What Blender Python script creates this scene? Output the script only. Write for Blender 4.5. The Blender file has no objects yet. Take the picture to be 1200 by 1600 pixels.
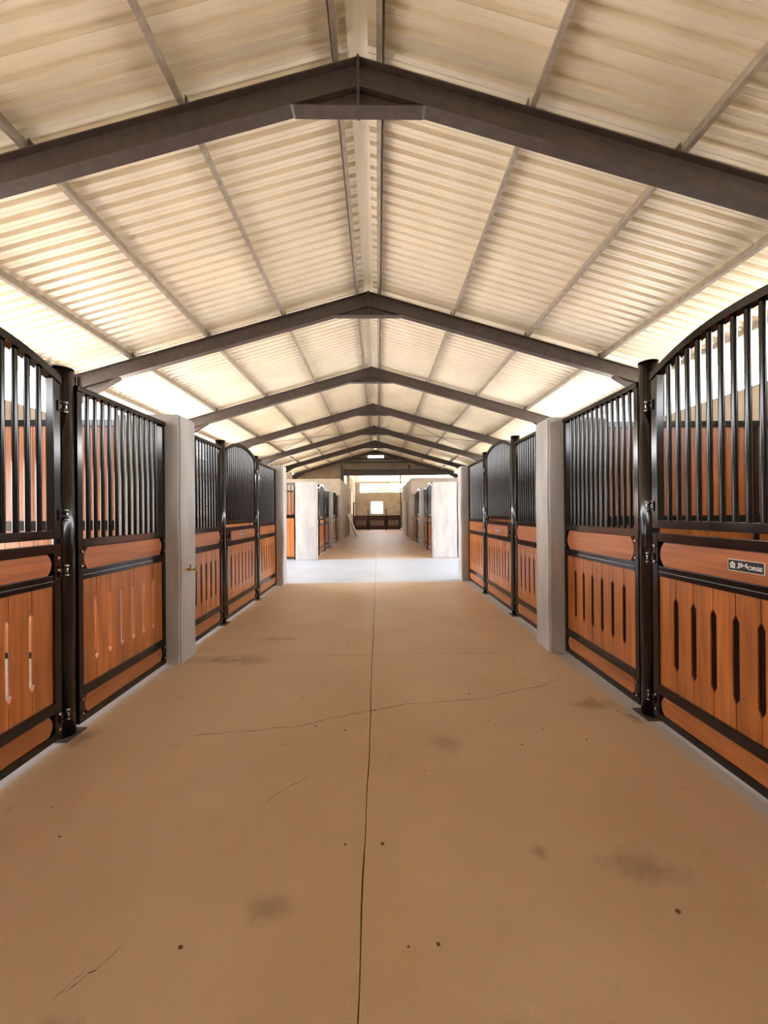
import bpy, bmesh, math, random
from mathutils import Vector, Matrix
random.seed(7)
S = bpy.context.scene
COL = S.collection
PI = math.pi

# ------------------------------------------------------------------ camera
YAW, PITCH, ROLL = 0.0157, 0.0011, 0.0081
f_ = Vector((math.sin(YAW)*math.cos(PITCH), math.cos(YAW)*math.cos(PITCH), math.sin(PITCH)))
r_ = Vector((math.cos(YAW), -math.sin(YAW), 0)); u_ = r_.cross(f_)
c_, s_ = math.cos(ROLL), math.sin(ROLL)
r2, u2 = c_*r_ - s_*u_, s_*r_ + c_*u_
cd = bpy.data.cameras.new('camera'); cam = bpy.data.objects.new('camera', cd); COL.objects.link(cam)
cd.sensor_fit = 'VERTICAL'; cd.sensor_height = 32.0; cd.sensor_width = 24.0; cd.lens = 12.0
cd.clip_start = 0.05; cd.clip_end = 500
M = Matrix((( r2.x, u2.x, -f_.x, 0), (r2.y, u2.y, -f_.y, 0), (r2.z, u2.z, -f_.z, 1.5), (0, 0, 0, 1)))
cam.matrix_world = M
S.camera = cam

# ------------------------------------------------------------------ light
w = bpy.data.worlds.new('sky'); S.world = w; w.use_nodes = True
nt = w.node_tree; nt.nodes.clear()
wo = nt.nodes.new('ShaderNodeOutputWorld'); bg = nt.nodes.new('ShaderNodeBackground')
tc = nt.nodes.new('ShaderNodeTexCoord'); sx = nt.nodes.new('ShaderNodeSeparateXYZ'); cr = nt.nodes.new('ShaderNodeValToRGB')
nt.links.new(tc.outputs['Generated'], sx.inputs[0]); nt.links.new(sx.outputs['Z'], cr.inputs[0])
cr.color_ramp.elements[0].position = 0.0; cr.color_ramp.elements[0].color = (1.0, 0.96, 0.90, 1)
cr.color_ramp.elements[1].position = 0.75; cr.color_ramp.elements[1].color = (0.50, 0.68, 1.0, 1)
nt.links.new(cr.outputs[0], bg.inputs[0]); bg.inputs[1].default_value = 8.0
nt.links.new(bg.outputs[0], wo.inputs[0])
sun = bpy.data.lights.new('sun', 'SUN'); sun.energy = 16.0; sun.angle = math.radians(0.6); sun.color = (1.0, 0.90, 0.74)
so = bpy.data.objects.new('sun', sun); COL.objects.link(so)
so.rotation_euler = Vector((-0.18, 0.30, 1.0)).to_track_quat('Z', 'Y').to_euler()

S.view_settings.view_transform = 'Standard'; S.view_settings.look = 'None'
S.view_settings.gamma = 1; S.view_settings.use_curve_mapping = False
S.view_settings.exposure = 1.30
S.cycles.max_bounces = 10; S.cycles.diffuse_bounces = 7; S.cycles.glossy_bounces = 4
S.cycles.sample_clamp_indirect = 12

# ------------------------------------------------------------------ materials
def mat(name, col, rough=0.6, metal=0.0, col2=None, nscale=6, stretch=(1, 1, 1), bump=0.0, bscale=60, amt=(0.35, 0.65), coat=0.0, spec=0.5):
    m = bpy.data.materials.new(name); m.use_nodes = True
    t = m.node_tree; b = t.nodes['Principled BSDF']
    b.inputs['Roughness'].default_value = rough; b.inputs['Metallic'].default_value = metal
    b.inputs['Coat Weight'].default_value = coat; b.inputs['Specular IOR Level'].default_value = spec
    b.inputs['Coat Roughness'].default_value = 0.15
    b.inputs['Base Color'].default_value = (*col, 1)
    co = t.nodes.new('ShaderNodeTexCoord'); mp = t.nodes.new('ShaderNodeMapping')
    mp.inputs['Scale'].default_value = stretch; t.links.new(co.outputs['Object'], mp.inputs[0])
    n = t.nodes.new('ShaderNodeTexNoise'); n.inputs['Scale'].default_value = nscale; n.inputs['Detail'].default_value = 6
    t.links.new(mp.outputs[0], n.inputs['Vector'])
    ra = t.nodes.new('ShaderNodeValToRGB'); ra.color_ramp.elements[0].position = amt[0]; ra.color_ramp.elements[1].position = amt[1]
    c2 = col2 or tuple(x*0.8 for x in col)
    ra.color_ramp.elements[0].color = (*c2, 1); ra.color_ramp.elements[1].color = (*col, 1)
    t.links.new(n.outputs[0], ra.inputs[0]); t.links.new(ra.outputs[0], b.inputs['Base Color'])
    if bump:
        n2 = t.nodes.new('ShaderNodeTexNoise'); n2.inputs['Scale'].default_value = bscale; n2.inputs['Detail'].default_value = 4
        t.links.new(mp.outputs[0], n2.inputs['Vector'])
        bp = t.nodes.new('ShaderNodeBump'); bp.inputs['Strength'].default_value = bump; bp.inputs['Distance'].default_value = 0.01
        t.links.new(n2.outputs[0], bp.inputs['Height']); t.links.new(bp.outputs[0], b.inputs['Normal'])
    return m

def node(t, typ, **k):
    n = t.nodes.new(typ)
    for a, v in k.items(): setattr(n, a, v)
    return n

def wood_mat(name, c_dark, c_light, axis, pitch=0.145):
    """varnished boards; axis = object axis of the grain, plank tone changes with object x"""
    m = bpy.data.materials.new(name); m.use_nodes = True
    t = m.node_tree; b = t.nodes['Principled BSDF']; L = t.links.new
    b.inputs['Roughness'].default_value = 0.36; b.inputs['Coat Weight'].default_value = 0.5; b.inputs['Coat Roughness'].default_value = 0.28
    b.inputs['Specular IOR Level'].default_value = 0.5
    co = node(t, 'ShaderNodeTexCoord'); mp = node(t, 'ShaderNodeMapping')
    sc = [28, 28, 28]; sc[axis] = 2.2
    mp.inputs['Scale'].default_value = sc; L(co.outputs['Object'], mp.inputs[0])
    sx = node(t, 'ShaderNodeSeparateXYZ'); L(co.outputs['Object'], sx.inputs[0])
    fl = node(t, 'ShaderNodeMath', operation='DIVIDE'); fl.inputs[1].default_value = pitch
    L(sx.outputs['X' if axis == 2 else 'Z'], fl.inputs[0])
    f2 = node(t, 'ShaderNodeMath', operation='FLOOR'); L(fl.outputs[0], f2.inputs[0])
    oi = node(t, 'ShaderNodeObjectInfo'); ad = node(t, 'ShaderNodeMath', operation='ADD'); L(f2.outputs[0], ad.inputs[0]); L(oi.outputs['Random'], ad.inputs[1])
    wn = node(t, 'ShaderNodeTexWhiteNoise', noise_dimensions='1D'); L(ad.outputs[0], wn.inputs['W'])
    n = node(t, 'ShaderNodeTexNoise', noise_dimensions='4D'); n.inputs['Scale'].default_value = 1.0; n.inputs['Detail'].default_value = 7; n.inputs['Distortion'].default_value = 0.6
    L(mp.outputs[0], n.inputs['Vector']); L(wn.outputs[0], n.inputs['W'])
    ra = node(t, 'ShaderNodeValToRGB'); ra.color_ramp.elements[0].position = 0.32; ra.color_ramp.elements[1].position = 0.66
    ra.color_ramp.elements[0].color = (*c_dark, 1); ra.color_ramp.elements[1].color = (*c_light, 1)
    L(n.outputs[0], ra.inputs[0])
    hs = node(t, 'ShaderNodeHueSaturation'); L(ra.outputs[0], hs.inputs['Color'])
    mr = node(t, 'ShaderNodeMapRange'); mr.inputs['To Min'].default_value = 0.82; mr.inputs['To Max'].default_value = 1.18
    L(wn.outputs[0], mr.inputs[0]); L(mr.outputs[0], hs.inputs['Value']); L(hs.outputs[0], b.inputs['Base Color'])
    bp = node(t, 'ShaderNodeBump'); bp.inputs['Strength'].default_value = 0.15; bp.inputs['Distance'].default_value = 0.004
    L(n.outputs[0], bp.inputs['Height']); L(bp.outputs[0], b.inputs['Normal'])
    return m

def floor_mat(name, base, light, dusty=1.0, edges=True):
    m = bpy.data.materials.new(name); m.use_nodes = True
    t = m.node_tree; b = t.nodes['Principled BSDF']; L = t.links.new
    b.inputs['Roughness'].default_value = 0.50; b.inputs['Specular IOR Level'].default_value = 0.4
    co = node(t, 'ShaderNodeTexCoord'); sx = node(t, 'ShaderNodeSeparateXYZ'); L(co.outputs['Object'], sx.inputs[0])
    n1 = node(t, 'ShaderNodeTexNoise'); n1.inputs['Scale'].default_value = 0.9; n1.inputs['Detail'].default_value = 8; n1.inputs['Roughness'].default_value = 0.6
    L(co.outputs['Object'], n1.inputs['Vector'])
    r1 = node(t, 'ShaderNodeValToRGB'); r1.color_ramp.elements[0].position = 0.3; r1.color_ramp.elements[1].position = 0.7
    r1.color_ramp.elements[0].color = (*base, 1); r1.color_ramp.elements[1].color = (*light, 1); L(n1.outputs[0], r1.inputs[0])
    cur = r1.outputs[0]
    def blend(fac, colr, cur, mode='MIX'):
        mx = node(t, 'ShaderNodeMix', data_type='RGBA', blend_type=mode)
        L(fac, mx.inputs['Factor']); L(cur, mx.inputs['A'])
        mx.inputs['B'].default_value = (*colr, 1)
        return mx.outputs['Result']
    # dark scuffs and small spots
    n2 = node(t, 'ShaderNodeTexNoise'); n2.inputs['Scale'].default_value = 3.4; n2.inputs['Detail'].default_value = 9; n2.inputs['Roughness'].default_value = 0.7; n2.inputs['Distortion'].default_value = 0.5
    L(co.outputs['Object'], n2.inputs['Vector'])
    r2_ = node(t, 'ShaderNodeMapRange'); r2_.inputs['From Min'].default_value = 0.62; r2_.inputs['From Max'].default_value = 0.74; r2_.inputs['To Max'].default_value = 0.5*dusty
    L(n2.outputs[0], r2_.inputs[0]); cur = blend(r2_.outputs[0], tuple(x*0.55 for x in base), cur)
    n3 = node(t, 'ShaderNodeTexNoise'); n3.inputs['Scale'].default_value = 160; n3.inputs['Detail'].default_value = 3
    L(co.outputs['Object'], n3.inputs['Vector'])
    r3 = node(t, 'ShaderNodeMapRange'); r3.inputs['From Min'].default_value = 0.35; r3.inputs['From Max'].default_value = 0.75; r3.inputs['To Max'].default_value = 0.35
    L(n3.outputs[0], r3.inputs[0]); cur = blend(r3.outputs[0], tuple(x*0.72 for x in base), cur)
    # stains with their own place on the floor: (x, y, rx, ry, strength)
    if edges:
        for (x, y, rx, ry, st) in STAINS:
            mp = node(t, 'ShaderNodeMapping', vector_type='POINT'); mp.inputs['Location'].default_value = (-x/rx, -y/ry, 0); mp.inputs['Scale'].default_value = (1/rx, 1/ry, 0)
            L(co.outputs['Object'], mp.inputs[0])
            ln = node(t, 'ShaderNodeVectorMath', operation='LENGTH'); L(mp.outputs[0], ln.inputs[0])
            sb = node(t, 'ShaderNodeMath', operation='MULTIPLY_ADD'); L(n2.outputs[0], sb.inputs[0]); sb.inputs[1].default_value = 3.4; L(ln.outputs['Value'], sb.inputs[2])
            mr = node(t, 'ShaderNodeMapRange'); mr.inputs['From Min'].default_value = 2.75; mr.inputs['From Max'].default_value = 1.9; mr.inputs['To Max'].default_value = st
            mr.inputs['To Min'].default_value = 0.0
            L(sb.outputs[0], mr.inputs[0]); cur = blend(mr.outputs[0], tuple(x*0.55 for x in base), cur)
        # pale grey strips along the stall fronts: light spilling under the doors, painted in
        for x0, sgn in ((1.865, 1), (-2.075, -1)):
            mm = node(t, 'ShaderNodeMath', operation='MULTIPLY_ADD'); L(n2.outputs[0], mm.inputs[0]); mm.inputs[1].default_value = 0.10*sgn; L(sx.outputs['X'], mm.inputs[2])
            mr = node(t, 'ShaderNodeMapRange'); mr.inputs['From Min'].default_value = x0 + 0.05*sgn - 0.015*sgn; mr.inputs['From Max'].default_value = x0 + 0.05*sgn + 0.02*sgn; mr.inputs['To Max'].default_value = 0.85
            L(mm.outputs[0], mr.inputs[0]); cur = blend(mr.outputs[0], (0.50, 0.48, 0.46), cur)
    L(cur, b.inputs['Base Color'])
    bp = node(t, 'ShaderNodeBump'); bp.inputs['Strength'].default_value = 0.25; bp.inputs['Distance'].default_value = 0.003
    L(n3.outputs[0], bp.inputs['Height']); L(bp.outputs[0], b.inputs['Normal'])
    return m

STAINS = [(1.12, 1.60, 0.16, 0.10, 0.7), (-1.55, 3.95, 0.42, 0.14, 0.8), (1.66, 2.95, 0.20, 0.10, 0.8), (1.85, 2.78, 0.10, 0.12, 0.9), (-2.0, 2.60, 0.10, 0.10, 0.9),
          (-0.42, 1.47, 0.10, 0.06, 0.6), (0.70, 1.68, 0.05, 0.05, 0.6), (0.42, 2.5, 0.16, 0.12, 0.5), (-1.22, 4.6, 0.3, 0.06, 0.6), (-0.95, 1.12, 0.08, 0.05, 0.6)]

MT = {
 'black': mat('black_gloss_paint', (0.0065, 0.0035, 0.0035), 0.14, 0.0, (0.005, 0.003, 0.003), 12, coat=0.0),
 'wood_v': wood_mat('varnished_planks', (0.31, 0.085, 0.014), (0.53, 0.170, 0.034), 2),
 'wood_h': wood_mat('varnished_board', (0.32, 0.090, 0.020), (0.48, 0.160, 0.042), 0, 2.0),
 'steel': mat('grey_brown_steel_paint', (0.075, 0.058, 0.052), 0.40, 0.0, (0.055, 0.042, 0.038), 9, bump=0.05),
 'galv': mat('galvanised_purlin', (0.40, 0.36, 0.31), 0.5, 0.25, (0.30, 0.26, 0.22), 10, bump=0.05),
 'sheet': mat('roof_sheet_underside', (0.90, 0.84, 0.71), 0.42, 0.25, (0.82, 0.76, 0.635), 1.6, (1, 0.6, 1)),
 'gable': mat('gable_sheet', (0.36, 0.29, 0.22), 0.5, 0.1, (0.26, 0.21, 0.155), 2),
 'concrete': mat('cement_plaster', (0.52, 0.50, 0.475), 0.85, 0, (0.38, 0.36, 0.34), 3.2, (1.6, 1.6, 0.45), 0.25, 40, (0.3, 0.7), spec=0.2),
 'plaster': mat('room_plaster', (0.56, 0.48, 0.38), 0.9, 0, (0.44, 0.37, 0.29), 1.4, (1, 1, 1.5), 0.15, 30, spec=0.2),
 'chrome': mat('zinc_bolt', (0.75, 0.73, 0.70), 0.22, 1.0),
 'brass': mat('brass', (0.62, 0.42, 0.18), 0.28, 1.0, (0.42, 0.27, 0.10), 30),
 'sand': mat('pale_sand', (0.52, 0.43, 0.315), 0.95, 0, (0.44, 0.355, 0.255), 0.4, spec=0.1),
 'sandstall': mat('stall_sand', (0.56, 0.45, 0.33), 0.95, 0, (0.44, 0.35, 0.25), 3, bump=0.4, bscale=25, spec=0.1),
 'white': mat('white_board', (0.88, 0.87, 0.85), 0.6),
 'badge_black': mat('badge_black', (0.012, 0.010, 0.010), 0.4),
 'badge_white': mat('badge_white', (0.80, 0.78, 0.74), 0.4),
 'maroon': mat('dark_stained_gate_wood', (0.045, 0.013, 0.009), 0.45, 0, (0.032, 0.009, 0.007), 8, (8, 8, 1)),
 'maroonback': mat('dark_backing', (0.020, 0.006, 0.005), 0.8, spec=0.1),
 'dark': mat('groove_dirt', (0.07, 0.05, 0.035), 0.95, spec=0.1),
 'leaf': mat('leaf_green', (0.16, 0.24, 0.06), 0.7, 0, (0.09, 0.15, 0.03), 2),
 'bark': mat('bark', (0.18, 0.12, 0.07), 0.9),
 'grit': mat('dirt_crumbs', (0.16, 0.09, 0.045), 0.95, spec=0.1),
}
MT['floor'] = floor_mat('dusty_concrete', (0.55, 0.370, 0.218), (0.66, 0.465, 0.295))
MT['floor_clean'] = floor_mat('clean_concrete', (0.44, 0.46, 0.48), (0.54, 0.56, 0.58), 0.25, False)

# ------------------------------------------------------------------ mesh helpers
class MB:
    def __init__(s): s.b = bmesh.new()
    def box(s, x0, x1, y0, y1, z0, z1, bev=0.0):
        if bev:
            t = bmesh.new(); MB._box(t, x0, x1, y0, y1, z0, z1)
            bmesh.ops.bevel(t, geom=list(t.edges), offset=bev, segments=2, affect='EDGES', profile=0.6)
            me = bpy.data.meshes.new('tmp'); t.to_mesh(me); s.b.from_mesh(me); bpy.data.meshes.remove(me); t.free()
        else: MB._box(s.b, x0, x1, y0, y1, z0, z1)
        return s
    @staticmethod
    def _box(b, x0, x1, y0, y1, z0, z1):
        v = [b.verts.new((x, y, z)) for z in (z0, z1) for y in (y0, y1) for x in (x0, x1)]
        for q in ((0, 2, 3, 1), (4, 5, 7, 6), (0, 1, 5, 4), (2, 6, 7, 3), (0, 4, 6, 2), (1, 3, 7, 5)): b.faces.new([v[i] for i in q])
    def prism(s, pts, a0, a1, axis='y', cap=True):
        """polygon pts in the plane across `axis`, extruded a0..a1"""
        def P(p, a):
            return {'y': (p[0], a, p[1]), 'x': (a, p[0], p[1]), 'z': (p[0], p[1], a)}[axis]
        A = [s.b.verts.new(P(p, a0)) for p in pts]; B = [s.b.verts.new(P(p, a1)) for p in pts]
        n = len(pts)
        for i in range(n): s.b.faces.new((A[i], A[(i+1) % n], B[(i+1) % n], B[i]))
        if cap: s.b.faces.new(A[::-1]); s.b.faces.new(B)
        return s
    def tube(s, pts, r, n=12, cap=True, rs=None):
        pts = [Vector(p) for p in pts]; rings = []
        for i, p in enumerate(pts):
            d = (pts[min(i+1, len(pts)-1)] - pts[max(i-1, 0)]).normalized()
            a = Vector((0, 0, 1)) if abs(d.z) < 0.9 else Vector((1, 0, 0))
            e1 = d.cross(a).normalized(); e2 = d.cross(e1)
            rr = rs[i] if rs else r
            rings.append([s.b.verts.new(p + rr*(math.cos(2*PI*k/n)*e1 + math.sin(2*PI*k/n)*e2)) for k in range(n)])
        for A, B in zip(rings, rings[1:]):
            for k in range(n):
                fc = s.b.faces.new((A[k], A[(k+1) % n], B[(k+1) % n], B[k])); fc.smooth = True
        if cap: s.b.faces.new(rings[0][::-1]); s.b.faces.new(rings[-1])
        return s
    def rail(s, pts, wx, wz, y0, y1):
        """rectangular bar following pts in the xz plane"""
        n = len(pts); up = []; dn = []
        for (x, z) in pts: up.append((x, z + wz/2)); dn.append((x, z - wz/2))
        return s.prism(dn + up[::-1], y0, y1)
    def build(s, name, m, parent=None, smooth=False):
        bmesh.ops.recalc_face_normals(s.b, faces=list(s.b.faces))
        me = bpy.data.meshes.new(name); s.b.to_mesh(me); s.b.free()
        for k in (m if isinstance(m, list) else [m]): me.materials.append(MT[k])
        o = bpy.data.objects.new(name, me); COL.objects.link(o)
        if parent: o.parent = parent
        return o

def thing(name, label, cat, loc=(0, 0, 0), rz=0.0, group=None):
    o = bpy.data.objects.new(name, None); COL.objects.link(o); o.empty_display_size = 0.1
    o.location = loc; o.rotation_euler = (0, 0, rz)
    return tag(o, label, cat, group)
def tag(o, label, cat, group=None):
    o['label'] = label; o['category'] = cat
    if group: o['group'] = group
    return o
def struct(o): o['kind'] = 'structure'; return o
def inst(name, me, parent, loc, rot=(0, 0, 0)):
    o = bpy.data.objects.new(name, me); COL.objects.link(o); o.parent = parent; o.location = loc; o.rotation_euler = rot
    return o

# ------------------------------------------------------------------ key dimensions
XL, XR = -1.955, 1.795            # aisle faces of the pillars
PXL, PXR = -2.12, 1.98            # stall front planes
HP = 2.49
RX, RZ, SL = -0.165, 6.06, 0.285  # ridge x, rafter top at ridge, slope
FY0, FYS = 3.90, 4.073
FR = [FY0 + FYS*i for i in range(7)]
WXL, WXR = -6.25, 5.92            # outer walls
def rz(x): return RZ - SL*abs(x - RX)
CA = math.cos(math.atan(SL))
YB = -5.5          # rear wall behind the camera
RY0 = 20.0
CROSS0L, CROSS0R, CROSS1 = 8.25, 8.25, 12.42

# ------------------------------------------------------------------ floor
def slab(mb, x0, x1, y0, y1, wob=None):
    mb.box(x0, x1, y0, y1, -0.12, 0.0)
mb = MB()
JX = -0.07; G = 0.0024
ys = [YB, -0.02, 4.06, 8.25]
def half(mb, side, y0, y1, xo):
    n = max(2, int((y1-y0)/0.12)); pts = []
    for i in range(n+1):
        y = y0 + (y1-y0)*i/n
        pts.append((JX + side*G*(1.0 + 0.3*math.sin(y*9)) + 0.0035*math.sin(y*3.1) + 0.002*math.sin(y*11.3), y))
    poly = pts + [(xo, y1), (xo, y0)]
    mb.prism(poly, -0.12, 0.0, 'z')
for a, b in zip(ys, ys[1:]):
    half(mb, -1, a+0.003, b-0.003, PXL-0.12); half(mb, 1, a+0.003, b-0.003, PXR+0.12)
for a, b in ((12.42, 16.55), (16.55, 20.6), (20.6, 28.3), (28.3, 36.0)):
    half(mb, -1, a+0.003, b-0.003, PXL-0.12); half(mb, 1, a+0.003, b-0.003, PXR+0.12)
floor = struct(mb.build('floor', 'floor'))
mb = MB()
half(mb, -1, 8.253, 12.417, -6.9); half(mb, 1, 8.253, 12.417, 6.6)
struct(mb.build('floor', 'floor_clean'))
mb = MB(); mb.box(-2.3, 2.2, YB, 36, -0.14, -0.125); mb.box(-6.9, 6.6, 8.2, 12.5, -0.14, -0.125)
struct(mb.build('floor', 'dark'))
# hairline crack wandering across the slab
def ribbon(pts, wd, z=0.0008):
    mb = MB(); V = []
    for i, (x, y) in enumerate(pts):
        k = wd*(0.5 + random.random())*(0.25 if i in (0, len(pts)-1) else 1)
        V.append((mb.b.verts.new((x, y-k, z)), mb.b.verts.new((x, y+k, z))))
    for A, B in zip(V, V[1:]): mb.b.faces.new((A[0], B[0], B[1], A[1]))
    return mb
def wander(ctrl, step=0.04, amp=0.010):
    out = []
    for (x0, y0), (x1, y1) in zip(ctrl, ctrl[1:]):
        n = max(2, int(math.hypot(x1-x0, y1-y0)/step))
        for i in range(n): out.append((x0+(x1-x0)*i/n + random.uniform(-amp, amp)*0.5, y0+(y1-y0)*i/n + random.uniform(-amp, amp)))
    out.append(ctrl[-1]); return out
ribbon(wander([(-1.30, 2.62), (-0.95, 2.66), (-0.55, 2.72), (-0.30, 2.83), (-0.08, 2.90), (0.22, 3.0), (0.55, 3.03), (0.85, 3.07), (1.10, 3.18), (1.40, 3.28), (1.62, 3.42)]), 0.0022).build('crack', 'dark', floor)
for pts in ([(-1.00, 1.22), (-0.93, 1.30), (-0.90, 1.36)], [(-1.02, 1.20), (-0.98, 1.27), (-0.97, 1.31)]):
    ribbon(wander(pts, 0.02, 0.006), 0.0015).build('scuff', 'dark', floor)
ribbon(wander([(-0.62, 1.98), (-0.50, 2.12), (-0.38, 2.22)]), 0.0015).build('crack', 'dark', floor)

# stall bedding floor and ground outside
mb = MB()
for x0, x1 in ((WXL, PXL-0.12), (PXR+0.12, WXR)):
    mb.box(x0, x1, YB, 8.25, -0.12, -0.002); mb.box(x0, x1, 12.42, 28.3, -0.12, -0.002)
struct(mb.build('floor', 'sandstall'))
mb = MB(); mb.box(-90, 90, -60, 130, -0.3, -0.15)
tag(struct(mb.build('ground', 'sand')), 'pale sunlit sand ground outside the stable', 'ground')

# ------------------------------------------------------------------ outer walls, rear wall
def wall(name, x0, x1, y0, y1, z0, z1, m='plaster', bev=0):
    return struct(MB().box(x0, x1, y0, y1, z0, z1, bev).build(name, m))
def pierced(x0, x1, y0, y1, holes, ztop, zs, zh):
    mb = MB(); y = y0
    for a, b in holes:
        mb.box(x0, x1, y, a, 0, ztop); mb.box(x0, x1, a, b, zh, ztop)
        if zs > 0: mb.box(x0, x1, a, b, 0, zs)
        y = b
    mb.box(x0, x1, y, y1, 0, ztop); return mb
# unseen doorways added in the left outer wall to let daylight into the stalls
struct(pierced(WXL-0.2, WXL, YB, 8.30, [(1.3, 3.1), (5.2, 7.0)], 3.45, 0, 2.25).build('wall_left', 'plaster'))
struct(pierced(WXL-0.2, WXL, 12.4, RY0, [(13.6, 15.4), (17.6, 19.2)], 3.45, 0, 2.25).build('wall_left', 'plaster'))
wall('wall_left', WXL-0.2, WXL, RY0, 28.5, 0, 4.28)
struct(MB().prism([(WXL-0.2, 0), (WXR+0.2, 0), (WXR+0.2, rz(WXR+0.2)+0.1), (RX, RZ+0.1), (WXL-0.2, rz(WXL-0.2)+0.1)], YB-0.15, YB).build('wall_back', 'plaster'))
wall('wall_right', WXR, WXR+0.2, YB, 8.30, 0, 3.45)
wall('wall_right', WXR, WXR+0.2, 12.4, RY0, 0, 3.45)
wall('wall_right', WXR, WXR+0.2, RY0, 28.5, 0, 4.28)

# ------------------------------------------------------------------ roof sheets
def sheet_profile(y0, y1, pitch=0.1715, h=0.044):
    P = []; y = y0; k = 0
    while y < y1:
        P += [(y, 0), (y+0.046, 0), (y+0.050, 0.003), (y+0.056, 0.003), (y+0.060, 0), (y+0.100, 0), (y+0.114, h), (y+0.156, h), (y+0.1700, 0)]
        if k % 4 == 3: P += [(y+0.1660+0.0040, 0), (y+0.1705, 0.012), (y+0.1745, 0.012), (y+0.1750, 0)]; P[-5] = (y+0.1690, 0.002)
        y += pitch + (0.004 if k % 4 == 3 else 0); k += 1
    return P
def roof_half(sgn, y0, y1, off=0.0):
    prof = sheet_profile(y0+off, y1); mb = MB(); rows = []
    xi, xo = RX + sgn*0.10, RX + sgn*6.75
    for t in (0, 1):
        x = xi if t == 0 else xo
        base = rz(x) + 0.131/CA
        rows.append([mb.b.verts.new((x, y, base + h)) for (y, h) in prof])
    for i in range(len(prof)-1): mb.b.faces.new((rows[0][i], rows[0][i+1], rows[1][i+1], rows[1][i]))
    o = mb.build('ceiling', 'sheet')
    md = o.modifiers.new('thickness', 'SOLIDIFY'); md.thickness = 0.0012; md.offset = 1
    return struct(o)
roof_half(-1, YB-0.2, 28.7); roof_half(1, YB-0.2, 28.7, 0.05)
# ridge flashing over the gap between the two slopes
zc = rz(RX) + 0.131/CA + 0.045
struct(MB().prism([(RX-0.30, zc-0.30*SL), (RX, zc), (RX+0.30, zc-0.30*SL), (RX+0.30, zc-0.30*SL+0.003), (RX, zc+0.003), (RX-0.30, zc-0.30*SL+0.003)], YB-0.2, 28.8).build('ceiling', 'sheet'))

# ------------------------------------------------------------------ purlins
def section_pt(x, along, up):
    """point in roof coordinates at rafter-top position x: along = down-slope distance, up = normal"""
    sg = -1 if x < RX else 1
    ang = math.atan(SL)
    return (x + sg*(along*math.cos(ang) + up*math.sin(ang)), rz(x) - along*math.sin(ang) + up*math.cos(ang))
def purlin(x, label, flip=1, y1=28.4):
    h, fl, lp, t = 0.125, 0.052, 0.016, 0.004
    # C section open to the eave side
    P = [(0, 0), (fl, 0), (fl, lp), (fl-t, lp), (fl-t, t), (t, t), (t, h-t), (fl-t, h-t), (fl-t, h-lp), (fl, h-lp), (fl, h), (0, h)]
    pts = [section_pt(x, a*flip, b + 0.003) for a, b in P]
    o = MB().prism(pts, YB-0.1, y1, 'y').build('roof_purlin', 'galv')
    return tag(o, label, 'purlin', 'roof purlins under the sheeting')
PX = [0.185, 1.73, 3.28, 4.83, 6.10]
nm = ['beside the ridge', 'second out from the ridge', 'third out from the ridge', 'fourth out from the ridge, low on the slope', 'lowest, along the open eave']
for sg, side in ((-1, 'left'), (1, 'right')):
    for k, d in enumerate(PX):
        purlin(RX + sg*d, f'light grey roof purlin, {side} slope, {nm[k]}')

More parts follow.
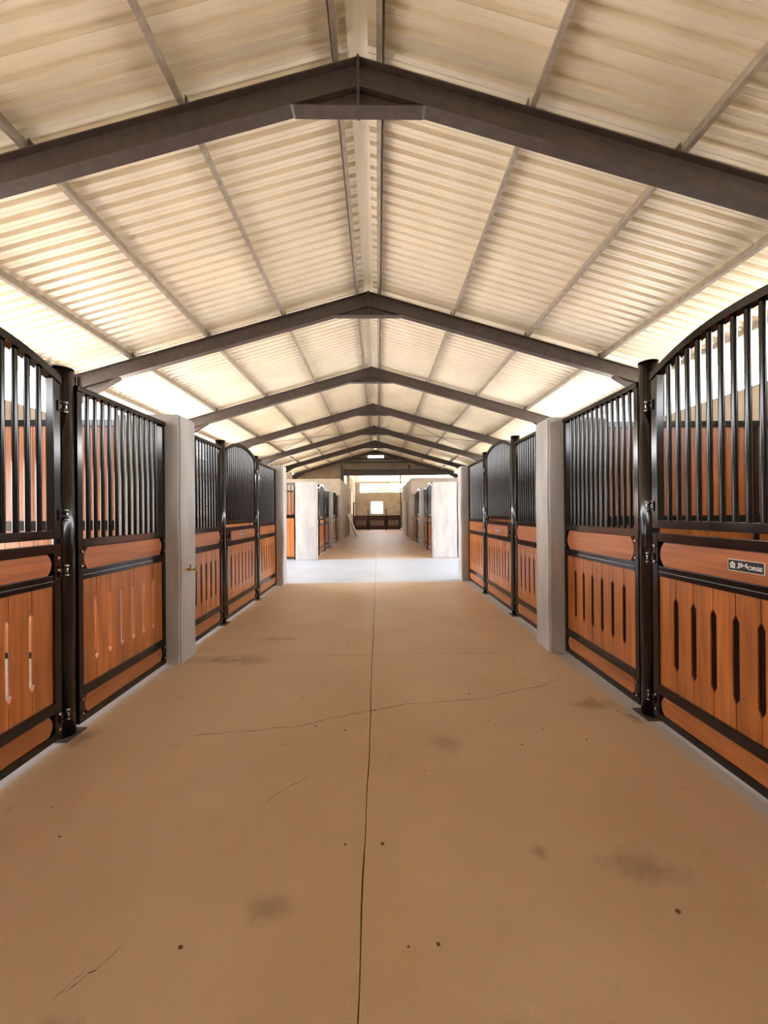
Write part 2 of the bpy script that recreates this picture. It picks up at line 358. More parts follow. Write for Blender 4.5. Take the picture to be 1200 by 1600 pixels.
# ------------------------------------------------------------------ portal frames
bolt_me = None
def hexmesh(name, r, h, m):
    mb = MB(); mb.tube([(0, 0, 0), (0, -h, 0)], r, 6); o = mb.build(name, m); me = o.data; bpy.data.objects.remove(o); return me
BOLT = hexmesh('bolt', 0.009, 0.010, 'chrome')
FBOLT = hexmesh('frame_bolt', 0.013, 0.03, 'steel')
cleat_me = MB().box(-0.004, 0.004, -0.05, 0.05, 0, 0.11).build('cleat', 'steel'); _m = cleat_me.data; bpy.data.objects.remove(cleat_me); cleat_me = _m
ords = ['nearest to the camera, spanning the whole photo', 'second from the camera, landing behind the near pillars', 'third from the camera', 'fourth from the camera, cross braced beyond', 'fifth from the camera, with rods in front', 'sixth from the camera, dark against the light', 'farthest, at the corrugated end gable']
def frame(i, y):
    e = thing('portal_frame', 'grey-brown steel roof frame, ' + ords[i], 'roof frame', (RX, y, 0), 0, 'steel portal frames')
    D, W, tf, tw = (0.285 if i < 6 else 0.14)/CA, 0.07, 0.013, 0.005
    R = RZ; HX = 6.05
    for sg in (-1, 1):
        def q(d, dz): return (sg*d, R - SL*d - dz)
        def par(d0, d1, a, b): return [q(d0, a), q(d1, a), q(d1, b), q(d0, b)]
        mb = MB()
        mb.prism(par(0.012, HX, 0, tf), -W, W); mb.prism(par(0.012, HX, D-tf, D), -W, W)
        mb.prism(par(0.012, HX, tf, D-tf), -tw, tw)
        # fillet lines
        mb.build('rafter', 'steel', e)
        # eave haunch
        mb = MB(); d0, d1 = 5.15, HX-0.11
        zt0, zt1 = R-SL*d0-D, R-SL*d1-D
        mb.prism([(sg*d0, zt0), (sg*d1, zt1), (sg*d1, zt1-0.26)], -tw, tw)
        mb.prism([(sg*d0, zt0), (sg*d1, zt1-0.26), (sg*d1, zt1-0.275), (sg*(d0-0.04), zt0-0.002)], -W, W)
        mb.build('eave_haunch', 'steel', e)
        # column
        mb = MB(); top = R - SL*HX - 0.01
        a, b = sg*(HX-0.11), sg*(HX+0.11)
        lo, hi = min(a, b), max(a, b)
        mb.box(lo, lo+tf, -W, W, 0, top); mb.box(hi-tf, hi, -W, W, 0, top); mb.box(lo+tf, hi-tf, -tw, tw, 0, top)
        mb.build('column', 'steel', e)
        for d in PX[1:4]:
            inst('cleat', cleat_me, e, (sg*(d-0.010), -0.0, R-SL*d), (0, 0, 0))
    # apex haunch and bolted plates
    hh = 0.65; zb = R - SL*hh - D - 0.002
    for sg in (-1, 1):
        mb = MB()
        mb.prism([(sg*0.012, R-D), (sg*hh, zb), (sg*0.012, zb)], -tw, tw)
        mb.prism([(sg*0.013, zb), (sg*(hh+0.04), zb), (sg*hh, zb-0.013), (sg*0.013, zb-0.013)], -W, W)
        mb.build('apex_haunch', 'steel', e)
    for sg in (-1, 1):
        x0, x1 = sorted((sg*0.0005, sg*0.012))
        mb = MB().box(x0, x1, -W-0.004, W+0.004, zb-0.02, R+0.012)
        mb.build('end_plate', 'steel', e)
        if i < 4:
            for k in range(4):
                z = zb + 0.05 + k*(R-zb-0.10)/3
                inst('bolt', FBOLT, e, (sg*0.012, -0.045, z), (0, 0, -sg*PI/2))
    return e
for i, y in enumerate(FR): frame(i, y)

# roof cross bracing between the fourth and fifth frames
for sg, side in ((-1, 'left'), (1, 'right')):
    for a, b, lab in ((0.5, 5.6, 'high at its near end'), (5.6, 0.5, 'high at its far end')):
        p0 = (RX+sg*a, FR[3]+0.08, RZ-SL*a-0.10); p1 = (RX+sg*b, FR[4]-0.08, RZ-SL*b-0.10)
        if a > 1: p0 = (p0[0], p0[1], p0[2]-0.04); p1 = (p1[0], p1[1], p1[2]-0.04)
        o = MB().tube([p0, p1], 0.011, 8).build('brace_rod', 'steel')
        tag(o, f'thin brace rod, {side} roof slope, {lab}', 'brace rod', 'roof bracing rods')

# ------------------------------------------------------------------ concrete pillars
def pillar(x0, x1, y0, y1, label, h=HP):
    mb = MB(); t = bmesh.new(); MB._box(t, x0, x1, y0, y1, 0, h)
    bmesh.ops.subdivide_edges(t, edges=[e for e in t.edges if abs(e.verts[0].co.z-e.verts[1].co.z) > 0.5], cuts=9)
    bmesh.ops.bevel(t, geom=[e for e in t.edges if len(e.link_faces) == 2 and e.calc_face_angle(0) > 0.5], offset=0.018, segments=3, affect='EDGES')
    cx, cy = (x0+x1)/2, (y0+y1)/2
    for v in t.verts:
        if v.co.z > 0.05:
            v.co.x += 0.004*math.sin(v.co.z*5.1+cy*3+cx); v.co.y += 0.004*math.sin(v.co.z*4.3+cx*7)
    me = bpy.data.meshes.new('tmp'); t.to_mesh(me); t.free(); mb.b.from_mesh(me); bpy.data.meshes.remove(me)
    for f in mb.b.faces: f.smooth = False
    o = mb.build('concrete_pillar', 'concrete')
    return tag(o, label, 'pillar', 'cement pillars along the aisle')
PL = [(3.82, 4.15), (7.93, 8.25), (12.20, 12.52), (16.40, 16.72)]
PR = [(4.01, 4.35), (8.27, 8.60), (12.50, 12.84), (16.30, 16.64)]
desc = ['nearest on the {}', 'second on the {}, at the near edge of the bright cross aisle', 'third on the {}, sunlit at the far edge of the bright cross aisle', 'fourth on the {}, deep in the shaded far aisle']
for k in range(4):
    xi = [-2.60, -2.60, -2.62, -2.60][k]; xo = [2.42, 2.42, 2.58, 2.45][k]
    pillar(xi, XL, *PL[k], 'square rough grey cement pillar, ' + desc[k].format('left') + (', with brass tap' if k == 0 else ''))
    pillar(XR, xo, *PR[k], 'square rough grey cement pillar, ' + desc[k].format('right'))

# ------------------------------------------------------------------ stall fronts
BAR_CACHE = {}
def bar_mesh(L, r=0.016):
    k = (round(L, 3), r)
    if k not in BAR_CACHE:
        o = MB().tube([(0, 0, 0), (0, 0, L)], r, 12, cap=False).build('bar', 'black'); BAR_CACHE[k] = o.data; bpy.data.objects.remove(o)
    return BAR_CACHE[k]

def plank_poly(x0, x1, z0, z1, sl, sr, s0=0.46, s1=0.88, hw=0.0185, tp=0.035):
    """one plank outline; sl / sr = slot cut in its left / right side"""
    P = [(x0, z0), (x1, z0)]
    if sr: P += [(x1, s0-tp), (x1-hw, s0), (x1-hw, s1), (x1, s1+tp)]
    P += [(x1, z1), (x0, z1)]
    if sl: P += [(x0, s1+tp), (x0+hw, s1), (x0+hw, s0), (x0, s0-tp)]
    return P
def planks(x0, x1, z0, z1, parent, slots=True, m='wood_v', s0=0.46, s1=0.88, name='planks', yb=0.012):
    W = x1-x0; n = max(2, round(W/0.145)); p = W/n; mb = MB(); g = 0.0028
    for i in range(n):
        a, b = x0+i*p+(g if i else 0), x0+(i+1)*p-(g if i < n-1 else 0)
        mb.prism(plank_poly(a, b, z0, z1, slots and i > 0, slots and i < n-1, s0, s1), -0.012, yb)
        if i < n-1 and yb > 0:
            xx = x0+(i+1)*p
            if slots:
                mb.box(xx-0.006, xx+0.006, 0.004, 0.007, z0, s0-0.045); mb.box(xx-0.006, xx+0.006, 0.004, 0.007, s1+0.045, z1)
            else: mb.box(xx-0.006, xx+0.006, 0.004, 0.007, z0, z1)
    return mb.build(name, m, parent)
def lozenge(x0, x1, z0, z1, parent, name, m='wood_h'):
    h = z1-z0; bow = h*0.22; L = []; n = 8
    for i in range(n+1):
        a = -1 + 2*i/n; L.append((x1 - bow*a*a, z0 + h*i/n))
    R = [(x0 + bow*(-1+2*i/n)**2, z0 + h*i/n) for i in range(n, -1, -1)]
    return MB().prism(L + R, -0.020, 0.020).build(name, m, parent)

def lower_section(e, w_, dz, st, door=False, latch=0, detail=True, backed=True):
    """framed wooden lower part, z from .03 to 1.33 (dz shifts the top)"""
    T = 0.026; zt = 1.33+dz
    mb = MB()
    mb.box(0, st, -T, T, 0.035, zt, 0.004); mb.box(w_-st, w_, -T, T, 0.035, zt, 0.004)
    mb.box(st, w_-st, -T, T, 0.035, 0.085, 0.004)
    mb.box(st, w_-st, -T, T, 0.215, 0.285, 0.004)
    mb.box(st, w_-st, -T, T, 1.040, 1.075, 0.004); mb.box(st, w_-st, -T+0.004, T-0.004, 1.074, 1.110, 0.003)
    mb.box(st, w_-st, -T, T, zt-0.060, zt, 0.004)
    mb.box(st, w_-st, 0.002, 0.010, 0.08, 0.22); mb.box(st, w_-st, 0.002, 0.010, 1.10, zt-0.05)
    mb.build('frame', 'black', e)
    lozenge(st+0.015, w_-st-0.015, 0.088, 0.212, e, 'kick_board')
    a, b = st+0.015, w_-st-0.015
    if latch == -1: a += 0.11
    if latch == 1: b -= 0.11
    lozenge(a, b, 1.113, zt-0.063, e, 'top_board')
    planks(st, w_-st, 0.285, 1.04, e, yb=-0.003 if backed else 0.012)
    if backed: MB().box(st, w_-st, -0.0028, 0.012, 0.285, 1.04).build('backing_sheet', 'maroonback', e)
    if detail:
        for x in (0.028, w_-0.028):
            for z in (0.10, 0.20, 1.14, zt-0.09): inst('bolt', BOLT, e, (x, -T, z))
    return zt
def fixed_panel(side, y0, y1, label, dz=0.0, top=2.40, detail=True, backed=True, Xp=None, rzv=None, loc=None, group='barred stall front panels'):
    w_ = abs(y1-y0)
    if loc is None:
        if side == 'L': loc, rzv = (PXL, y0, 0), PI/2
        else: loc, rzv = (PXR, y1, 0), -PI/2
    e = thing('stall_panel', label, 'stall panel', loc, rzv, group)
    st = 0.045; T = 0.026
    zt = lower_section(e, w_, dz, st, detail=detail, backed=backed)
    mb = MB(); mb.box(0, st, -T+0.001, T-0.001, zt, top); mb.box(w_-st, w_, -T+0.001, T-0.001, zt, top)
    mb.box(-0.005, w_+0.005, -0.036, 0.036, top-0.004, top+0.036, 0.004)
    mb.build('bar_frame', 'black', e)
    n = max(2, int(round((w_-2*st)/0.0775))-1); L = top-zt
    for k in range(n): inst('bar', bar_mesh(L), e, (st+(w_-2*st)*(k+1)/(n+1), 0, zt-0.001))
    return e

def hinge_parts(e, x_door, sgn, zs):
    """hinge straps reaching from the leaf to the post; sgn = direction to the post"""
    for z in zs:
        mb = MB()
        x0, x1 = sorted((x_door, x_door + sgn*0.038))
        mb.box(x0, x1, -0.047, -0.026, z+0.016, z+0.026); mb.box(x0, x1, -0.047, -0.026, z-0.026, z-0.016)
        mb.box(min(x_door, x_door-sgn*0.025), max(x_door, x_door-sgn*0.025), -0.034, -0.026, z-0.035, z+0.035)
        h = mb.build('hinge', 'black', e)
        mb = MB(); xp = x_door + sgn*0.030
        mb.tube([(xp, -0.040, z-0.038), (xp, -0.040, z+0.038)], 0.006, 8)
        mb.tube([(xp, -0.040, z+0.026), (xp, -0.040, z+0.036)], 0.012, 6); mb.tube([(xp, -0.040, z-0.036), (xp, -0.040, z-0.026)], 0.012, 6)
        mb.build('hinge_pin', 'chrome', h)
def text_mesh(txt, size, m, ox, oz, extr=0.0006, bold=0.0):
    cu = bpy.data.curves.new('lettering', 'FONT'); cu.body = txt; cu.size = size; cu.extrude = extr; cu.offset = bold
    cu.align_x = 'LEFT'; cu.align_y = 'BOTTOM_BASELINE'
    o = bpy.data.objects.new('t', cu); COL.objects.link(o)
    bpy.context.view_layer.update()
    me = bpy.data.meshes.new_from_object(o.evaluated_get(bpy.context.evaluated_depsgraph_get()))
    bpy.data.objects.remove(o)
    me.transform(Matrix.Rotation(PI/2, 4, 'X')); me.materials.clear(); me.materials.append(MT[m])
    return me
def badge(e, cx, cz, y):
    W, H = 0.205, 0.064
    def rr(w2, h2, r):
        P = []
        for (sx_, sz_, a0) in ((1, 1, 0), (-1, 1, 90), (-1, -1, 180), (1, -1, 270)):
            for k in range(5):
                a = math.radians(a0 + 22.5*k); P.append((cx + sx_*(w2-r) + r*math.cos(a), cz + sz_*(h2-r) + r*math.sin(a)))
        return P
    b = MB().prism(rr(W/2, H/2, 0.007), y-0.003, y).build('badge', 'badge_white', e); b['label'] = 'small black name badge with white rim and lettering'
    MB().prism(rr(W/2-0.0035, H/2-0.0035, 0.005), y-0.0038, y-0.0029).build('badge_face', 'badge_black', b)
    yy = y-0.0045
    def put(txt, x, z, wd, ht, bold):
        me = text_mesh(txt, 0.04, 'badge_white', 0, 0, 0.0006, bold)
        xs = [v.co.x for v in me.vertices]; zs = [v.co.z for v in me.vertices]
        me.transform(Matrix.Translation((-min(xs), 0, -min(zs)))); me.transform(Matrix.Diagonal((wd/(max(xs)-min(xs)), 1, ht/(max(zs)-min(zs)), 1)))
        return inst('lettering', me, b, (x, yy, z))
    put('JH', cx-0.047, cz-0.015, 0.058, 0.031, 0.0014)
    put('ORSE', cx+0.0145, cz-0.015, 0.078, 0.021, 0.0012)
    # emblem: little pentagonal house outline around a horse head
    ex, ez = cx-0.073, cz
    out = [(-0.014, -0.018), (-0.014, 0.003), (-0.019, 0.003), (0, 0.021), (0.019, 0.003), (0.014, 0.003), (0.014, -0.018), (0.006, -0.018), (0.006, -0.006), (0.009, 0.001), (0, 0.009), (-0.009, 0.001), (-0.008, -0.018)]
    em = MB().prism([(ex+a, ez+c) for a, c in out], yy-0.0006, yy+0.0006)
    em.prism([(ex-0.004, ez-0.016), (ex+0.004, ez-0.016), (ex+0.003, ez-0.008), (ex+0.005, ez-0.004), (ex+0.001, ez+0.003), (ex-0.002, ez+0.004), (ex-0.003, ez-0.004), (ex-0.006, ez-0.008)], yy-0.0006, yy+0.0006)
    em.build('emblem', 'badge_white', b)

def arch(w_, base, rise, x):
    u = 2*x/w_ - 1
    return base + rise*(1 - abs(u)**2.2)
def door(side, y0, y1, label, dz=0.0, base=2.42, rise=0.15, detail=True, backed=True):
    w_ = y1-y0
    loc, rzv = ((PXL, y0, 0), PI/2) if side == 'L' else ((PXR, y1, 0), -PI/2)
    hs = 1 if side == 'L' else -1     # hinge on the far post
    e = thing('stall_door', label, 'stall door', loc, rzv, 'arched split stall doors')
    T = 0.026; st = 0.055
    zt = lower_section(e, w_, dz-0.02, st, True, -hs, detail, backed)
    # upper leaf
    zb = 1.345 + dz
    mb = MB()
    mb.box(0, st, -T, T, zb, base, 0.003); mb.box(w_-st, w_, -T, T, zb, base, 0.003)
    mb.box(st, w_-st, -T, T, zb, zb+0.055, 0.003)
    N = 22; P = [(w_*i/N, arch(w_, base, rise, w_*i/N)) for i in range(N+1)]
    mb.rail(P, 0, 0.048, -0.034, 0.034)
    mb.build('upper_leaf_frame', 'black', e)
    n = int(round((w_-2*st)/0.0775))-1
    for k in range(n):
        x = st+(w_-2*st)*(k+1)/(n+1); top = arch(w_, base, rise, x)-0.015
        inst('bar', bar_mesh(top-zb-0.05), e, (x, 0, zb+0.05))
    xh = w_ if hs == 1 else 0
    hinge_parts(e, xh, hs, (2.22+dz, 1.50+dz, 1.13+dz, 0.17))
    # latch at the near stile
    xl = st+0.055 if hs == 1 else w_-st-0.055
    MB().box(xl-0.045, xl+0.045, -0.030, 0.0, 1.125, zt-0.07, 0.004).build('latch_box', 'black', e)
    lt = MB(); lt.tube([(xl, -0.03, 1.19), (xl, -0.05, 1.19)], 0.010, 10); lt.box(xl-0.03, xl+0.03, -0.056, -0.048, 1.183, 1.197, 0.002); lt.build('latch_bolt', 'chrome', e)
    badge(e, w_/2, (1.113+zt-0.063)/2, -0.0202)
    return e
def post(side, y, h, label, base='plate'):
    x = PXL-0.02 if side == 'L' else PXR+0.01
    e = thing('gate_post', label, 'post', (x, y, 0), 0, 'round black stall posts')
    mb = MB(); mb.tube([(0, 0, 0), (0, 0, h)], 0.063, 32)
    mb.build('post', 'black', e)
    mb = MB(); mb.tube([(0, 0, h), (0, 0, h+0.006)], 0.0655, 32); mb.build('cap', 'black', e)
    sg = 1 if side == 'L' else -1
    mb = MB(); mb.box(-0.085, 0.085, -0.085, 0.085, 0.0, 0.012, 0.002)
    mb.build('base_plate', 'steel', e)
    return e

def bay(side, ya0, pa, pb, yb1, where, dz, top, ph, detail=True, parts='abcde', backed=True):
    g = 0.070
    if 'a' in parts: fixed_panel(side, ya0, pa-g, f'black barred stall panel over orange wood, {where[0]}', dz, top, detail, backed)
    if 'b' in parts: post(side, pa, ph, f'round black post, latch side of {where[1]}')
    if 'c' in parts: door(side, pa+g+0.004, pb-g-0.004, f'arched barred stall door over orange slotted planks, {where[2]}', dz, top+0.02, 0.15, detail, backed)
    if 'd' in parts: post(side, pb, ph, f'round black post, hinge side of {where[1]}')
    if 'e' in parts: fixed_panel(side, pb+g, yb1, f'black barred stall panel over orange wood, {where[3]}', dz, top, detail, backed)
bay('L', 0.02, 1.20, 2.645, 3.815, ('beside the camera, behind the left photo edge', 'the stall door cut by the left photo edge', 'cut off by the left edge of the photo', 'just before the nearest left pillar'), 0.0, 2.37, 2.49, parts='abcde', backed=False)
bay('R', 0.02, 1.25, 2.785, 4.005, ('beside the camera, behind the right photo edge', 'the stall door cut by the right photo edge', 'cut off by the right edge of the photo', 'just before the nearest right pillar'), 0.03, 2.43, 2.58, parts='abcde')
bay('L', 4.155, 5.26, 6.72, 7.925, ('just beyond the nearest left pillar', 'the door between the first two left pillars', 'between the first two left pillars', 'just before the second left pillar'), 0.0, 2.37, 2.49)
bay('R', 4.355, 5.52, 7.02, 8.265, ('just beyond the nearest right pillar', 'the door between the first two right pillars', 'between the first two right pillars', 'just before the second right pillar'), 0.03, 2.45, 2.58)
bay('L', 12.53, 13.66, 15.16, 16.395, ('just beyond the third left pillar', 'the left door after the cross aisle', 'first on the left after the cross aisle', 'just before the fourth left pillar'), 0.0, 2.37, 2.49, False)
bay('R', 12.85, 13.90, 15.20, 16.295, ('just beyond the third right pillar', 'the right door after the cross aisle', 'first on the right after the cross aisle', 'just before the fourth right pillar'), 0.03, 2.43, 2.58, False)
bay('L', 16.73, 17.85, 19.15, 19.995, ('just beyond the fourth left pillar', 'the last left stall door', 'last on the left before the plastered room', 'against the left plastered room'), 0.0, 2.37, 2.49, False)
bay('R', 16.65, 17.80, 19.20, 20.295, ('just beyond the fourth right pillar', 'the last right stall door', 'last on the right before the plastered room', 'against the right plastered room'), 0.03, 2.43, 2.58, False)

# ------------------------------------------------------------------ partitions across the stalls
def partition(x0, x1, y, label, barred=False, top=2.41):
    e = thing('stall_partition', label, 'partition', (x0, y, 0), 0, 'partitions between stalls')
    w_ = x1-x0; T = 0.026; st = 0.05; xs = [0, w_/2-0.025, w_-st]
    mb = MB()
    for x in xs: mb.box(x, x+st, -T, T, 0.0, top)
    for a, b in ((0.04, 0.10), (1.34, 1.44), (top, top+0.065)): mb.box(0 if a > 2 else st, w_ if a > 2 else w_-st, -T-0.002, T+0.002, a, b)
    mb.build('frame', 'black', e)
    for a, b in ((st, xs[1]), (xs[1]+st, xs[2])):
        planks(a, b, 0.10, 1.34, e, slots=False, name='lower_planks')
        if not barred: planks(a, b, 1.44, top, e, slots=False, name='upper_planks')
        else:
            n = int((b-a)/0.11)
            for k in range(n): inst('bar', bar_mesh(top-1.44), e, (a+(b-a)*(k+1)/(n+1), 0, 1.44))
partition(WXL+0.02, -2.61, 4.00, 'orange plank partition seen through the bars of the left nearest stall')
partition(2.43, WXR-0.02, 4.18, 'orange plank partition seen through the bars of the right nearest stall')
partition(WXL+0.02, -2.61, 8.09, 'barred end partition behind the second left pillar', True)
partition(2.43, WXR-0.02, 8.43, 'barred end partition behind the second right pillar', True)
partition(WXL+0.02, -2.64, 12.36, 'barred orange end partition beside the third left pillar, facing the cross aisle', True)
partition(2.60, WXR-0.02, 12.66, 'barred orange end partition beside the third right pillar, facing the cross aisle', True)
partition(WXL+0.02, -2.61, 16.56, 'plank partition beside the fourth left pillar, seen through the end bars')
partition(2.46, WXR-0.02, 16.47, 'plank partition beside the fourth right pillar, seen through the end bars')

# ------------------------------------------------------------------ tap on the nearest left pillar
t = thing('garden_tap', 'small brass water tap on the nearest left pillar', 'tap', (XL+0.004, 3.94, 0.935), 0)
MB().box(0, 0.003, -0.045, 0.045, -0.02, 0.075, 0.001).build('wall_patch', 'concrete', t)
mb = MB(); mb.tube([(0.0, 0, 0), (0.008, 0, 0)], 0.022, 16); mb.tube([(0.006, 0, 0), (0.075, 0, 0)], 0.011, 12); mb.tube([(0.03, 0, 0), (0.055, 0, 0)], 0.016, 8); mb.build('body', 'brass', t)
MB().tube([(0.07, 0, 0.002), (0.092, 0, 0), (0.104, 0, -0.012), (0.106, 0, -0.042)], 0.010, 12).build('spout', 'brass', t)
mb = MB(); mb.tube([(0.042, 0, 0.012), (0.042, 0, 0.040)], 0.007, 10); mb.tube([(0.042, -0.028, 0.046), (0.042, 0.028, 0.046)], 0.006, 8); mb.build('handle', 'brass', t)

# ------------------------------------------------------------------ plastered rooms beyond the stalls
RY = 20.0
wall('wall_left', WXL, XL, RY, RY+0.22, 0, 3.27)
struct(MB().box(XL-0.22, XL, RY+0.22, 25.2, 0, 3.27).box(XL-0.22, XL, 25.2, 26.2, 2.15, 3.27).box(XL-0.22, XL, 26.2, 28.3, 0, 3.27).build('wall_left', 'plaster'))
wall('wall_right', XR, WXR, RY+0.3, RY+0.52, 0, 3.32)
struct(MB().box(XR, XR+0.22, RY+0.52, 23.0, 0, 3.32).box(XR, XR+0.22, 23.0, 24.0, 2.15, 3.32).box(XR, XR+0.22, 24.0, 28.3, 0, 3.32).build('wall_right', 'plaster'))
for n_, (x, y0) in enumerate(((XL-0.08, 25.2), (XR+0.08, 23.0))):
    o = MB().box(x-0.03, x+0.03, y0, y0+1.0, 0, 2.15).build('door_%d' % (n_+1), 'maroon'); struct(o)

# leaning board
bd = MB().box(-0.045, 0.045, 0, 0.9, 0, 1.50, 0.004).build('white_board', 'white')
bd.location = (-1.34, 23.9, 0.017); bd.rotation_euler = (0, -math.atan2(0.545, 1.35), 0)
tag(bd, 'white slab board leaning against the left plastered room wall', 'board')

# ------------------------------------------------------------------ end gable
GY = FR[6] + 0.22
def gable_sheet(x0, x1, zbot, name='wall_end'):
    mb = MB(); pr = []; x = x0; pitch = 0.1715
    while x < x1:
        pr += [(x, 0), (x+0.09, 0), (x+0.11, 0.036), (x+0.145, 0.036), (x+0.165, 0)]; x += pitch
    def strip(sel, z0, z1f):
        V = [(mb.b.verts.new((x, GY+0.05+h, z0)), mb.b.verts.new((x, GY+0.05+h, max(z0+0.01, z1f(x))))) for (x, h) in sel]
        for A, B in zip(V, V[1:]): mb.b.faces.new((A[0], B[0], B[1], A[1]))
    ia = sum(1 for p in pr if p[0] < RX-0.55); ib = sum(1 for p in pr if p[0] < RX+0.55)
    if ib >= len(pr)-1: L_, M_, R_ = pr, [], []
    else: L_, M_, R_ = pr[:ia+1], pr[ia:ib+1], pr[ib:]
    top = lambda x: rz(x)+0.165
    for sel, z0, f in ((L_, zbot, top), (R_, zbot, top), (M_, zbot, lambda x: 5.50), (M_, 5.72, top)):
        if len(sel) > 1: strip(sel, z0, f)
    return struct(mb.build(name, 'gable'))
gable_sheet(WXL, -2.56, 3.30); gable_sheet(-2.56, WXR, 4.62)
def girt(x0, x1, z, label, h=0.09, d=0.06, m='galv', y=None, name='gable_girt'):
    yy = GY-0.02 if y is None else y
    o = MB().box(x0, x1, yy-d, yy, z, z+0.004).box(x0, x1, yy-0.004, yy, z+0.004, z+h).box(x0, x1, yy-d, yy-0.004, z+h-0.004, z+h).build(name, m)
    return tag(o, label, 'girt', 'girts on the end gable')
girt(-4.45, 4.15, 4.74, 'long pale steel girt right across the end gable just above the deep dark beam', y=GY-0.04)
girt(-2.45, 2.20, 5.18, 'short steel girt on the end gable, lower of the upper pair', h=0.10, m='steel')
girt(-2.30, 2.05, 5.42, 'short steel girt on the end gable, upper of the upper pair', h=0.13, m='steel')
o = MB().box(-2.56, WXR-0.2, GY-0.11, GY+0.03, 4.245, 4.26).box(-2.56, WXR-0.2, GY-0.045, GY-0.035, 4.26, 4.67).box(-2.56, WXR-0.2, GY-0.11, GY+0.03, 4.67, 4.685).build('gable_beam', 'steel')
tag(o, 'deep dark steel beam across the far end above the plastered rooms', 'beam')
for x in (-2.66, 2.35):
    o = MB().box(x-0.07, x+0.07, GY-0.10, GY-0.088, 3.30 if x < 0 else 4.69, rz(x)-0.31).box(x-0.07, x+0.07, GY+0.032, GY+0.042, 3.30 if x < 0 else 4.69, rz(x)-0.31).box(x-0.004, x+0.004, GY-0.088, GY+0.032, 3.30 if x < 0 else 4.69, rz(x)-0.31).build('gable_post', 'steel')
    tag(o, 'short steel post on the end gable, at the %s end of the girts' % ('left' if x < 0 else 'right'), 'post')

# ------------------------------------------------------------------ lean-to beyond the gable with gate and end wall
EY = 36.0
mb = MB(); pr = []; x = -4.6
while x < 5.0:
    pr += [(x, 0), (x+0.09, 0), (x+0.11, 0.036), (x+0.145, 0.036), (x+0.165, 0)]; x += 0.1715
V = [(mb.b.verts.new((x, GY+0.2, 5.05+h)), mb.b.verts.new((x, EY+0.5, 4.38+h))) for x, h in pr]
for A, B in zip(V, V[1:]): mb.b.faces.new((A[0], B[0], B[1], A[1]))
struct(mb.build('ceiling', 'sheet'))
# end wall with a square window hole and a long bright opening
we = MB()
wx0, wx1, wz0, wz1 = -0.63, 0.44, 1.42, 2.52
ox0, ox1, oz0, oz1 = -1.66, 2.72, 3.38, 4.22
y0, y1 = EY, EY+0.2
we.box(-4.6, wx0, y0, y1, 0, oz0); we.box(wx1, 5.0, y0, y1, 0, oz0); we.box(wx0, wx1, y0, y1, 0, wz0); we.box(wx0, wx1, y0, y1, wz1, oz0)
we.box(-4.6, ox0, y0, y1, oz0, 4.40); we.box(ox1, 5.0, y0, y1, oz0, 4.40); we.box(ox0, ox1, y0, y1, oz1, 4.40)
struct(we.build('wall_end', 'plaster'))
struct(MB().box(-2.32, -2.12, 28.55, 30.6, 0, 4.3).box(-2.32, -2.12, 32.2, 36.0, 0, 4.3).box(-2.32, -2.12, 30.6, 32.2, 0, 1.35).box(-2.32, -2.12, 30.6, 32.2, 3.25, 4.3).build('wall_left', 'plaster'))
struct(MB().box(2.75, 2.95, 28.55, 36.0, 0, 4.0).build('wall_right', 'plaster'))
o = MB().box(2.02, 2.10, 31.2, 31.9, 0, 2.30).box(1.97, 2.70, 31.9, 31.97, 0, 2.30).build('timber_screen', 'maroon')
tag(o, 'dark timber screen standing right of the far gate', 'screen')

GTY = 32.05
def gate_leaf(x0, x1, zl, zr_, label, sag=0.0):
    e = thing('yard_gate', label, 'gate', (x0, GTY, 0), 0, 'far end gate leaves')
    w_ = x1-x0; t_ = 0.03
    mb = MB(); mb.box(0, 0.05, -t_, t_, 0.06, 1.25); mb.box(w_-0.05, w_, -t_, t_, 0.06, 1.25); mb.box(0.05, w_-0.05, -t_, t_, 0.06, 0.12); mb.box(0.05, w_-0.05, -t_, t_, 1.19, 1.25)
    mb.build('frame', 'black', e)
    planks(0.05, w_-0.05, 0.12, 1.19, e, True, 'maroon', 0.44, 0.82)
    N = 16; P = []
    for i in range(N+1):
        u = i/N; s = (3*u*u-2*u**3) if not sag else u
        P.append((w_*u, 0, zl+(zr_-zl)*s - sag*4*u*(1-u)))
    MB().tube(P, 0.022, 8).build('top_rail', 'black', e)
    n = int(w_/0.11)
    for k in range(n):
        u = (k+1)/(n+1); s = (3*u*u-2*u**3) if not sag else u
        z = zl+(zr_-zl)*s - sag*4*u*(1-u)
        inst('bar', bar_mesh(z-1.25, 0.006), e, (w_*u, 0, 1.25))
gate_leaf(-1.990, -0.857, 2.30, 1.74, 'dark far gate panel on the left with top rail swooping down')
gate_leaf(-0.763, 0.623, 1.70, 1.70, 'dark middle gate leaf at the far end below the square window', 0.14)
gate_leaf(0.717, 1.853, 1.74, 2.30, 'dark far gate panel on the right with top rail swooping up')
for x, h, lab in ((-2.04, 2.34, 'slim dark post left of the far gate'), (-0.81, 1.80, 'slim dark far gate post left of the middle leaf'), (0.67, 1.80, 'slim dark far gate post right of the middle leaf'), (1.90, 4.62, 'tall slim steel post rising right of the far gate to the roof')):
    o = MB().box(x-0.045, x+0.045, GTY-0.045, GTY+0.045, 0, h).build('gate_post', 'black' if h < 3 else 'steel'); tag(o, lab, 'post')

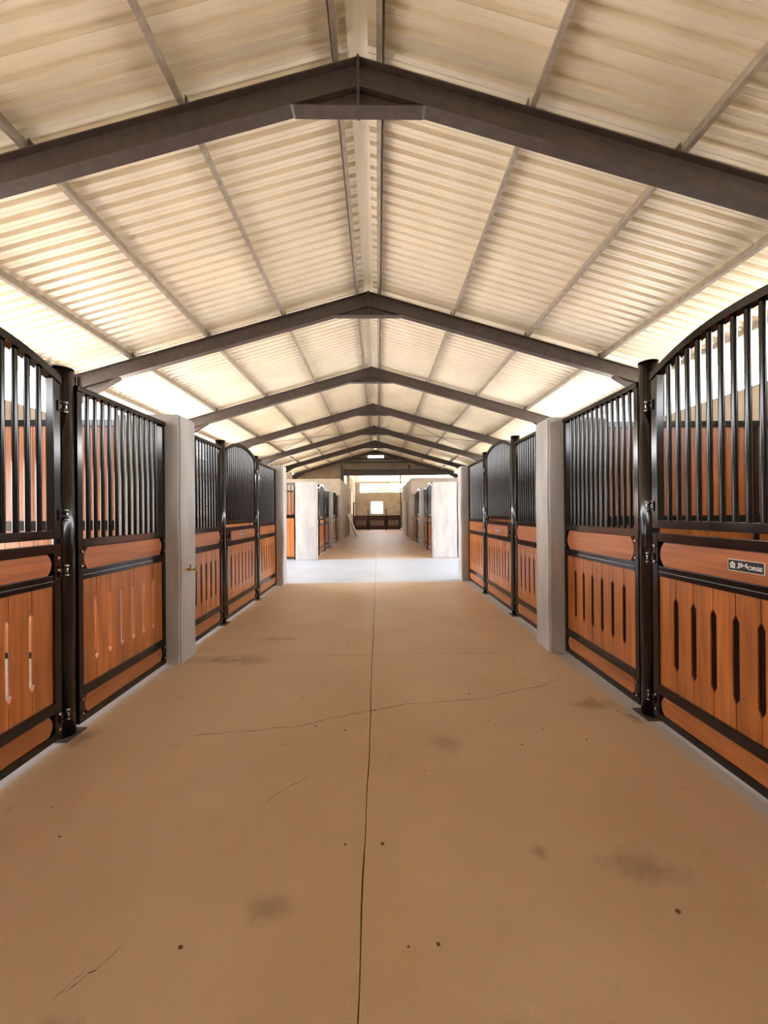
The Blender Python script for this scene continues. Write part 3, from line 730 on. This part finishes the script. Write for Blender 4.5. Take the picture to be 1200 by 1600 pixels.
# ------------------------------------------------------------------ trees outside the far end
def tree(x, y, h, r, label):
    e = thing('tree', label, 'tree', (x, y, -0.15), 0, 'trees beyond the far wall')
    MB().tube([(0, 0, 0), (0.1, 0.05, h*0.35), (0.0, 0.1, h*0.7)], 0.2, 10, rs=[0.22, 0.16, 0.08]).build('trunk', 'bark', e)
    mb = MB()
    for k in range(900):
        d = Vector((random.gauss(0, 1), random.gauss(0, 1), random.gauss(0, 1))).normalized()*random.random()**0.4
        c = Vector((d.x*r, d.y*r, h*0.68 + d.z*r*0.75)); s = random.uniform(0.12, 0.28)
        a = Vector((random.gauss(0, 1), random.gauss(0, 1), random.gauss(0, 1))).normalized(); b = a.orthogonal().normalized()
        mb.b.faces.new([mb.b.verts.new(c+a*s), mb.b.verts.new(c+b*s*0.6), mb.b.verts.new(c-a*s), mb.b.verts.new(c-b*s*0.6)])
    mb.build('foliage', 'leaf', e)
tree(1.0, 60, 7.2, 2.6, 'green leafy tree seen through the long far opening, nearer the centre')
tree(5.2, 63, 6.4, 2.4, 'green leafy tree seen through the long far opening, toward its right end')

# ------------------------------------------------------------------ dirt crumbs on the floor
mb = MB()
spots = [(random.uniform(-1.8, 1.6), random.uniform(1.0, 8.0)) for _ in range(90)] + [(-1.85+random.random()*0.3, random.uniform(4.2, 5.6)) for _ in range(14)] + [(1.75+random.uniform(-0.12, 0.12), random.uniform(2.65, 3.1)) for _ in range(10)]
for (x, y) in spots:
    s = random.uniform(0.0025, 0.008)
    t_ = bmesh.new(); bmesh.ops.create_icosphere(t_, subdivisions=1, radius=s)
    for v in t_.verts: v.co = Vector((x + v.co.x*random.uniform(0.7, 1.5), y + v.co.y*random.uniform(0.7, 1.3), s*0.3 + v.co.z*0.4))
    me = bpy.data.meshes.new('tmp'); t_.to_mesh(me); t_.free(); mb.b.from_mesh(me); bpy.data.meshes.remove(me)
o = mb.build('dirt_crumbs', 'grit'); o['kind'] = 'stuff'; tag(o, 'scattered brown dirt crumbs lying on the aisle floor', 'dirt')
